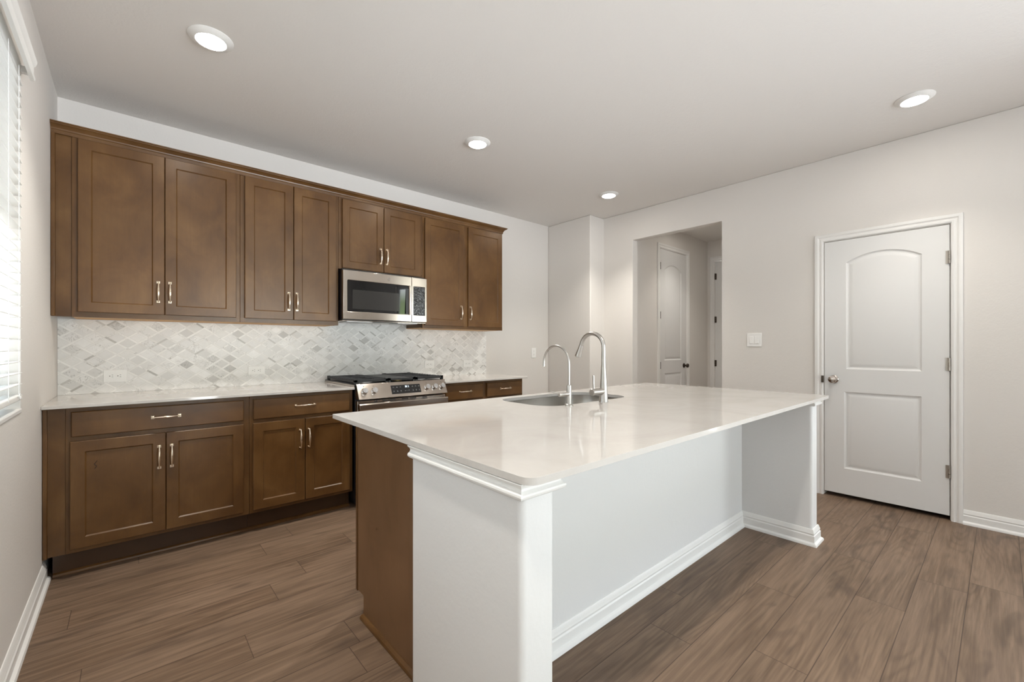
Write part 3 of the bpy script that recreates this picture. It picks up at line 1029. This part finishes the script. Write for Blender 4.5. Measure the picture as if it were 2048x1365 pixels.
# ------------------------------------------------------------------ range
def kitchen_range():
    t = thing("gas_range", "stainless slide-in gas range with black cooktop and cast iron grates", "range", (1.988, -.35, 0))
    x0, x1 = 1.604, 2.372
    part("body", B(x0, x1 - .001, -.655, -.012, .03, .9145), M_BLACKSIDE, t, bev=.002)
    for xx in (x0 + .05, x1 - .05):
        for yy in (-.60, -.08):
            bm = bmesh.new(); lathe(bm, [(.018, .0005), (.018, .029)], (xx, yy, 0), 'z', 12)
            part("foot", bm, M_BLACKSIDE, t)
    # cooktop slab laps over the worktops
    part("cooktop", B(x0 - .010, x1 + .012, -.672, -.013, .9152, .934), M_BLACK, t, bev=.004)
    part("edge_trim", B(x0 - .0125, x0 - .0095, -.668, -.02, .9155, .927), M_STEEL, t)
    # control panel (slanted)
    top, bot = (-.676, .931), (-.730, .820)
    nrm = Vector((0, -(top[1] - bot[1]), -(top[0] - bot[0]) * -1)).normalized()
    nrm = Vector((0, -(top[1] - bot[1]), (top[0] - bot[0]))).normalized()
    if nrm.y > 0:
        nrm = -nrm
    bm = bmesh.new()
    prof = [(-.660, .9345), (top[0], top[1] + .0035), (top[0] - .004, top[1] - .002), (bot[0], bot[1] + .003), (bot[0] + .004, bot[1]), (-.660, .822)]
    a = [bm.verts.new((x0 + .001, y, z)) for y, z in prof]; b = [bm.verts.new((x1 + .003, y, z)) for y, z in prof]
    bridge(bm, a, b); bm.faces.new(a); bm.faces.new(b)
    cpn = part("control_panel", bm, M_STEEL, t, bev=.002)
    def onp(x, s, d=0.0):
        """point on the slanted panel: s = 0 bottom .. 1 top"""
        y = bot[0] + (top[0] - .004 - bot[0]) * s; z = bot[1] + .003 + (top[1] - .005 - bot[1]) * s
        return Vector((x, y, z)) + nrm * d
    def quad(xa, xb, sa, sb, d, th):
        bm = bmesh.new()
        l0 = [bm.verts.new(onp(x, s, d)) for x, s in ((xa, sa), (xb, sa), (xb, sb), (xa, sb))]
        l1 = [bm.verts.new(onp(x, s, d - th)) for x, s in ((xa, sa), (xb, sa), (xb, sb), (xa, sb))]
        bridge(bm, l0, l1); bm.faces.new(l0); bm.faces.new(l1)
        return bm
    for kx in (1.656, 1.732, 2.190, 2.262, 2.334):
        bm = bmesh.new()
        lathe(bm, [(.0245, .0003), (.0245, .005), (.0215, .008), (.0215, .024), (.0195, .0275), (.0, .0275)], onp(kx, .52), nrm, 28, cap=False)
        k = part("knob", bm, M_CHROME, t, cpn)
        bm = bmesh.new()
        c = onp(kx, .52, .0265)
        e = (onp(kx, 1) - onp(kx, 0)).normalized()
        vs = []
        for sx, se, dd in ((-.004, -.019, 0), (.004, -.019, 0), (.004, .019, 0), (-.004, .019, 0), (-.004, -.019, .006), (.004, -.019, .006), (.004, .019, .006), (-.004, .019, .006)):
            vs.append(bm.verts.new(c + Vector((sx, 0, 0)) + e * se + nrm * dd))
        for f in ((0, 3, 2, 1), (4, 5, 6, 7), (0, 1, 5, 4), (1, 2, 6, 5), (2, 3, 7, 6), (3, 0, 4, 7)):
            bm.faces.new([vs[i] for i in f])
        part("knob_grip", bm, M_CHROME, t, cpn, bev=.001)
        part("knob_mark", quad(kx - .004, kx + .004, .86, .885, .0006, .0005), M_SLOT, t, cpn)
    dsp = part("display", quad(1.872, 2.128, .20, .82, .0012, .002), M_GLASSBLK, t, cpn)
    # lit clock and small printed keys
    bm = bmesh.new()
    def stroke(xa, sa, xb, sb, w=.0016, m=None):
        p0, p1 = onp(xa, sa, .0016), onp(xb, sb, .0016)
        tube(m if m is not None else bm, [p0, p1], w * .5, 6)
    stroke(1.996, .62, 1.996, .76); stroke(1.996, .76, 2.007, .62); stroke(2.007, .62, 2.007, .76)
    stroke(2.015, .635, 2.015, .655); stroke(2.015, .72, 2.015, .74); stroke(2.024, .62, 2.024, .76, .0012)
    part("clock_digits", bm, M_LED, t, cpn, label="bluish white lit clock digits")
    for x0k, dx in ((1.885, .030), (2.052, .028)):
        for i in range(3):
            xa = x0k + i * dx
            for lines in (((0, .66, .013, .0014), (.003, .70, .007, .0010)), ((.001, .36, .011, .0012), (.003, .42, .007, .0016))):
                bm = bmesh.new()
                for ox, sy, ln, w in lines:
                    stroke(xa + ox, sy, xa + ox + ln, sy, w, bm)
                part("key_lettering", bm, M_ICON, t, cpn)
    bm = bmesh.new()
    stroke(1.985, .38, 1.994, .38, .0014, bm); stroke(2.003, .38, 2.006, .38, .0014, bm); stroke(2.016, .40, 2.026, .40, .0018, bm)
    part("key_lettering", bm, M_ICON, t, cpn)
    # oven door with vent slots, wide bar handle and window
    dr = part("oven_door", B(x0 + .001, x1 - .001, -.700, -.657, .20, .808), M_STEEL, t, bev=.003)
    part("oven_window", B(x0 + .09, x1 - .09, -.7022, -.7002, .33, .66), M_GLASSBLK, t, dr)
    for xa, xb in ((1.735, 1.762), (1.800, 1.845), (1.856, 1.905), (1.965, 2.02), (2.035, 2.09), (2.15, 2.19)):
        part("vent_slot", B(xa, xb, -.7025, -.7002, .796, .804), M_SLOT, t, dr)
    hb = bmesh.new()
    pr = [(-.724, .736), (-.738, .739), (-.745, .748), (-.745, .782), (-.739, .790), (-.724, .792)]
    a = [hb.verts.new((x0 + .001, y, z)) for y, z in pr]; b = [hb.verts.new((x1, y, z)) for y, z in pr]
    bridge(hb, a, b); hb.faces.new(a); hb.faces.new(b)
    h = part("handle", hb, M_STEEL, t, dr, bev=.001)
    for xx in (x0 + .002, x1 - .022):
        part("handle_bracket", B(xx, xx + .02, -.7245, -.699, .742, .786), M_STEEL, t, dr, bev=.002)
    part("drawer", B(x0 + .001, x1 - .001, -.695, -.657, .05, .193), M_STEEL, t, bev=.003)
    # burners
    for bx, by, r, m in ((1.75, -.50, .045, M_BURN), (1.75, -.20, .038, M_BURN), (1.988, -.34, .05, M_BRASS), (2.235, -.50, .042, M_BURN), (2.235, -.20, .035, M_BURN), (1.988, -.56, .035, M_BRASS)):
        bm = bmesh.new(); lathe(bm, [(r * 1.15, .0002), (r * 1.1, .006), (r * .9, .007), (r * .9, .011), (.0, .011)], (bx, by, .934), 'z', 24, cap=False)
        bu = part("burner", bm, m, t)
        bm = bmesh.new(); lathe(bm, [(r * .85, .0112), (r * .85, .016), (r * .7, .018), (.0, .018)], (bx, by, .934), 'z', 24, cap=False)
        part("burner_cap", bm, M_IRON, t, bu)
    # grates: two barred outer ones and a flat griddle between
    for gx0, gx1 in ((1.603, 1.868), (2.110, 2.378)):
        bm = bmesh.new()
        ya, yb2, zt = -.655, -.045, .966
        for xx in (gx0, gx1 - .013):
            box(bm, xx, xx + .013, ya, yb2, .946, .962)
        for yy in (ya, (ya + yb2) / 2 - .007, yb2 - .014):
            box(bm, gx0, gx1, yy, yy + .014, .946, .962)
        n = 13
        for i in range(n):
            yy = ya + .022 + (yb2 - ya - .056) * i / (n - 1)
            short = i not in (0, 3, 6, 9, 12)
            w = .085 if short else (gx1 - gx0)
            for s0, s1 in (((gx0, gx0 + w), (gx1 - w, gx1)) if short else ((gx0, gx1),)):
                box(bm, s0, s1, yy, yy + .012, .950, zt)
        for xx in (gx0, gx1 - .02):
            for yy in (ya, yb2 - .02):
                box(bm, xx, xx + .02, yy, yy + .02, .9342, .968)
        part("grate", bm, M_IRON, t)
    bm = bmesh.new()
    box(bm, 1.872, 2.106, -.62, -.08, .950, .962)
    for xx in (1.872, 2.086):
        for yy in (-.655, -.10):
            box(bm, xx, xx + .02, yy, yy + .02, .9342, .966)
    for xx in (1.872, 2.094):
        box(bm, xx, xx + .012, -.655, -.05, .948, .966)
    box(bm, 1.872, 2.106, -.655, -.641, .948, .964)
    part("griddle", bm, M_IRON, t)
    return t


kitchen_range()

# ------------------------------------------------------------------ island
IX0, IX1, IY0, IY1 = 1.014, 3.586, -3.166, -1.891
hw = thing("half_wall", "white textured half wall with two end legs holding up the island counter", "half wall", (2.3, -2.65, 0))
PX0, PX1, QX0, QX1 = 1.035, 1.152, 3.465, 3.577
PYB, PYF, PE = -2.588, -2.697, -3.115
plan = [(PX0, PYB), (PX0, PE), (PX1, PE), (PX1, PYF), (QX0, PYF), (QX0, PE + .012), (QX1, PE + .012), (QX1, PYB)]
bm = bmesh.new()
lo = [bm.verts.new((x, y, .0005)) for x, y in plan]; hi = [bm.verts.new((x, y, .8945)) for x, y in plan]
bridge(bm, lo, hi); fill_loops(bm, [lo]); fill_loops(bm, [hi])
vert_edges = [e for e in bm.edges if abs(e.verts[0].co.z - e.verts[1].co.z) > .5 and (e.verts[0].co.x, e.verts[0].co.y) != plan[3]]
vert_edges = [e for e in vert_edges if min((Vector((e.verts[0].co.x, e.verts[0].co.y)) - Vector(plan[k])).length for k in (1, 2, 5, 6)) < 1e-4]
bmesh.ops.bevel(bm, geom=vert_edges, offset=.018, segments=5, affect='EDGES', profile=.5)
part("body", bm, M_ISL, hw, angle=40)
ICR = [(0, .851), (.005, .851), (.013, .8525), (.0185, .857), (.0205, .862), (.0195, .867), (.015, .870), (.011, .874), (.0105, .879), (.013, .884), (.018, .888), (.0205, .891), (.0205, .8945), (0, .8945)]
for pth in ([(PX0, PYB), (PX0, PE), (PX1, PE), (PX1, PE + .03)], [(QX0, PYF - .0005), (QX0, PE + .012), (QX1, PE + .012), (QX1, PYB)]):
    bm = bmesh.new()
    sweep(bm, pth, ICR, XY, side=-1 if False else 1)
    # travel is counter-clockwise seen from above: outside lies to the right
    part("cap_molding", bm, M_TRIM, hw, angle=25)
bm = bmesh.new()
sweep(bm, plan, BB, XY, side=1)
part("baseboard", bm, M_TRIM, hw, angle=25)

# brown cabinet behind the half wall
ic = thing("island_cabinet", "brown stained island cabinet behind the half wall, facing the range", "cabinet", (2.3, -2.25, 0))
CX0, CX1, CYF, CYB = 1.120, 3.55, -1.917, -2.586
bm = bmesh.new()
sp = [(CYF, .100), (CYF - .062, .100), (CYF - .062, .0008), (CYB, .0008), (CYB, BZ), (CYF, BZ)]
a = [bm.verts.new((CX0, y, z)) for y, z in sp]; b = [bm.verts.new((CX0 + .018, y, z)) for y, z in sp]
bridge(bm, a, b); bm.faces.new(a); bm.faces.new(b)
part("end_panel", bm, M_WOODP, ic, bev=.001)
part("face_frame", B(CX0 - .003, CX1, CYF + .0003, CYF + .019, .096, BZ), M_WOOD, ic, bev=.002)
part("body", B(CX0 + .0185, 1.86, CYB, CYF, .10, BZ), M_WOOD, ic)
part("body", B(2.66, CX1, CYB, CYF, .10, BZ), M_WOOD, ic)
part("floor_panel", B(1.861, 2.659, CYB, CYF, .10, .13), M_WOOD, ic)
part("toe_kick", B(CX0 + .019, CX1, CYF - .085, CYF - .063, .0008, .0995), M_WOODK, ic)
bm = bmesh.new()
sweep(bm, [(CX0, CYF - .060), (CX0, CYB + .002)], SH, XY, side=1)
part("shoe_molding", bm, M_WOODH, ic, angle=25)
for a0, a1, hx in ((1.16, 1.48, 1.45), (1.50, 1.82, 1.53), (1.88, 2.255, 2.225), (2.265, 2.64, 2.295), (2.70, 3.10, 2.73), (3.12, 3.52, 3.15)):
    add_door(ic, a0, a1, .12, .87, CYF + .0385, hx, .74, -1)

# island counter with the sink cut out
SXY = (1.895, 2.615, -2.385, -1.958)
hole = rrect(*SXY, (.16, .11, .13, .11), 8)
bm = plate_with_holes(rrect(IX0, IX1, IY0, IY1, (.006, .006, .035, .03), 6), [hole], .896, .914)
single("island_countertop", bm, M_QUARTZ, "large glossy white quartz island counter with a sink cut into it", "countertop", bev=.002, angle=30)

# sink
sk = thing("sink", "undermount stainless steel sink set into the island counter", "sink", (2.255, -2.17, .69))
bm = bmesh.new()
outl = rrect(SXY[0] - .018, SXY[1] + .018, SXY[2] - .012, SXY[3] + .018, (.17, .12, .14, .12), 8)
prev = None
rings = []
for ins, z in ((-.012, .8952), (.004, .8952), (.004, .888), (.008, .74), (.03, .705), (.06, .700)):
    lp = rrect(SXY[0] + ins, SXY[1] - ins, SXY[2] + ins, SXY[3] - ins, tuple(max(.02, r - ins * .5) for r in (.16, .11, .13, .11)), 8)
    rings.append([bm.verts.new((x, y, z)) for x, y in lp])
for p, q in zip(rings, rings[1:]):
    bridge(bm, p, q)
bm.faces.new(rings[-1])
part("basin", bm, M_SINK, sk, angle=50)
bm = bmesh.new(); lathe(bm, [(.045, .7003), (.043, .704), (.030, .703), (.028, .7012), (.0, .7012)], (2.255, -2.1, 0), 'z', 24, cap=False)
part("drain", bm, M_CHROME, sk)

# ---- tall pull-down faucet
fx, fy = 2.285, -2.424
fa = thing("kitchen_faucet", "tall brushed nickel pull-down faucet with a tapered body", "faucet", (fx, fy, .9141))
bm = bmesh.new()
lathe(bm, [(.0255, 0), (.0255, .003), (.024, .006), (.0205, .07), (.0165, .13), (.0128, .200)], (fx, fy, .9142), 'z', 32)
part("body", bm, M_STEELV, fa)
R = .078
pts = [(fx, fy, 1.1145), (fx, fy, 1.16), (fx, fy, 1.205)]
for k in range(1, 20):
    th = PI - k * (PI * .94) / 19
    pts.append((fx, fy + R + R * math.cos(th), 1.212 + R * math.sin(th)))
bm = bmesh.new(); tube(bm, pts, [.0122, .0120] + [.0115] * (len(pts) - 2), 18)
part("spout", bm, M_STEELV, fa)
e = Vector(pts[-1]); dd = (Vector(pts[-1]) - Vector(pts[-2])).normalized()
dd = (dd + Vector((0, .10, 0))).normalized()
bm = bmesh.new()
lathe(bm, [(.0122, .0006), (.0125, .004), (.0145, .03), (.0185, .066), (.0190, .072), (.0165, .074), (.0, .074)], e, dd, 24, cap=False)
part("spray_head", bm, M_STEELV, fa)
bm = bmesh.new()
lathe(bm, [(.0185, .0), (.0185, .092), (.016, .095), (.0, .095)], (fx - .010, fy, .972), (-1, 0, 0), 26, cap=False)
hd = part("handle_hub", bm, M_STEELV, fa)
bm = bmesh.new(); tube(bm, [(fx - .086, fy, .986), (fx - .088, fy, 1.02), (fx - .090, fy, 1.062)], [.0058, .0055, .0052], 12)
part("lever", bm, M_STEELV, fa, hd)

# ---- small filtered-water faucet
gx, gy = 2.022, -2.404
fb = thing("filter_faucet", "slim gooseneck filtered water faucet with a small lever", "faucet", (gx, gy, .9141))
bm = bmesh.new(); lathe(bm, [(.021, 0), (.021, .004), (.018, .007), (.0125, .009), (.0125, .100), (.0115, .104), (.007, .106)], (gx, gy, .9142), 'z', 26)
part("body", bm, M_STEELV, fb)
R = .090
pts = [(gx, gy, 1.019), (gx, gy, 1.08), (gx, gy, 1.125)]
for k in range(1, 20):
    th = PI - k * PI / 19
    pts.append((gx, gy + R + R * math.cos(th), 1.13 + R * math.sin(th)))
pts.append((gx, gy + 2 * R, 1.108))
bm = bmesh.new(); tube(bm, pts, .0056, 14)
part("spout", bm, M_STEELV, fb)
bm = bmesh.new(); lathe(bm, [(.0105, 0), (.0105, .066), (.009, .069), (.0, .069)], (gx - .008, gy, .974), (-1, 0, 0), 20, cap=False)
hd = part("handle_hub", bm, M_STEELV, fb)
bm = bmesh.new(); tube(bm, [(gx - .070, gy + .002, .977), (gx - .090, gy + .010, .984), (gx - .118, gy + .024, .993)], [.0036, .0036, .0032], 10)
part("lever", bm, M_STEELV, fb, hd)


# ------------------------------------------------------------------ recessed ceiling lights
def can_light(label, x, y, power=1.0, group="recessed ceiling lights"):
    t = thing("ceiling_light", label, "ceiling light", (x, y, H - .012), group)
    bm = bmesh.new()
    lathe(bm, [(.097, -.0004), (.097, -.003), (.093, -.0055), (.074, -.0165), (.069, -.0185), (.0655, -.0178), (.0650, -.0004)], (x, y, H), 'z', 48, cap=False)
    part("trim_ring", bm, M_TRIM, t)
    bm = bmesh.new()
    lathe(bm, [(.0647, -.0006), (.0647, -.0172), (.0, -.0172)], (x, y, H), 'z', 48, cap=False)
    part("lens", bm, M_LENS, t)
    d = bpy.data.lights.new("downlight_beam", 'SPOT')
    d.energy = SPOT * power; d.color = (1.0, .945, .86); d.spot_size = math.radians(108); d.spot_blend = 1.0; d.shadow_soft_size = .06
    b = bpy.data.objects.new("downlight_beam", d); COL.objects.link(b)
    b.parent = t; b.location = (0, 0, -.008)
    return t


can_light("round recessed ceiling light nearest the window wall, before the corner cabinets", .642, -1.24, 1.3)
can_light("round recessed ceiling light above the aisle in front of the microwave", 2.312, -1.24, 1.8)
can_light("round recessed ceiling light near the passage opening and refrigerator space", 3.985, -1.225, 1.6)
can_light("round recessed ceiling light near the white door wall", 4.005, -3.51, .7)
can_light("round recessed ceiling light over the open front of the island", 2.312, -3.51, .8)
can_light("round recessed ceiling light over the floor beside the window wall", .642, -3.51, 1.2)
can_light("round recessed ceiling light in the passage outside the passage door", 5.58, -1.56, .72)


# ------------------------------------------------------------------ window blind
def blind():
    t = thing("window_blind", "white horizontal slat window blind with a molded valance", "blind", (0, -1.95, .99))
    y0, y1 = WL[0] + .012, WL[1] - .010
    part("headrail", B(-.045, .003, y0, y1, 2.325, 2.372), M_BLIND, t, bev=.002)
    bm = bmesh.new()
    VP = [(.027, 2.318), (.040, 2.318), (.042, 2.330), (.037, 2.338), (.037, 2.375), (.043, 2.383), (.047, 2.396), (.047, 2.402), (.027, 2.402)]
    a = [bm.verts.new((x, y0 - .03, z)) for x, z in VP]; b = [bm.verts.new((x, y1 + .006, z)) for x, z in VP]
    bridge(bm, a, b); bm.faces.new(a); bm.faces.new(b)
    part("valance", bm, M_BLIND, t, angle=30)
    part("valance_clip", B(.003, .027, y1 - .02, y1 + .004, 2.335, 2.36), M_VINYL, t, bev=.001)
    bm = bmesh.new()
    z = 1.018 + .0452
    tilt = math.radians(4)
    while z < 2.315:
        # a shallow crowned slat
        pr = []
        for s, c in ((-.0255, 0), (-.012, .0016), (0, .0022), (.012, .0016), (.0255, 0), (.0255, -.0028), (.012, -.0012), (0, -.0006), (-.012, -.0012), (-.0255, -.0028)):
            pr.append((-.0195 + s * math.cos(tilt), z + c + s * math.sin(tilt)))
        a = [bm.verts.new((x, y0, q)) for x, q in pr]; b = [bm.verts.new((x, y1, q)) for x, q in pr]
        bridge(bm, a, b); bm.faces.new(a); bm.faces.new(b)
        z += .0452
    part("slats", bm, M_BLIND, t, angle=30)
    part("bottom_rail", B(-.046, .006, y0, y1, 1.000, 1.020), M_BLIND, t, bev=.003)
    for yy in (y1 - .085, y1 - .28, (y0 + y1) / 2, y0 + .1):
        bm = bmesh.new()
        for xx in (-.0465, .0075):
            tube(bm, [(xx, yy, 1.012), (xx, yy, 1.7), (xx, yy, 2.33)], .0011, 6)
        part("ladder_cord", bm, M_VINYL, t)
    bm = bmesh.new()
    tube(bm, [(.010 + .0 * k, y1 - .085 + .016 * math.cos(k * PI / 6), 1.018 + .010 * math.sin(k * PI / 6)) for k in range(13)], .0016, 6)
    part("cord_loop", bm, M_VINYL, t)
    return t


blind()
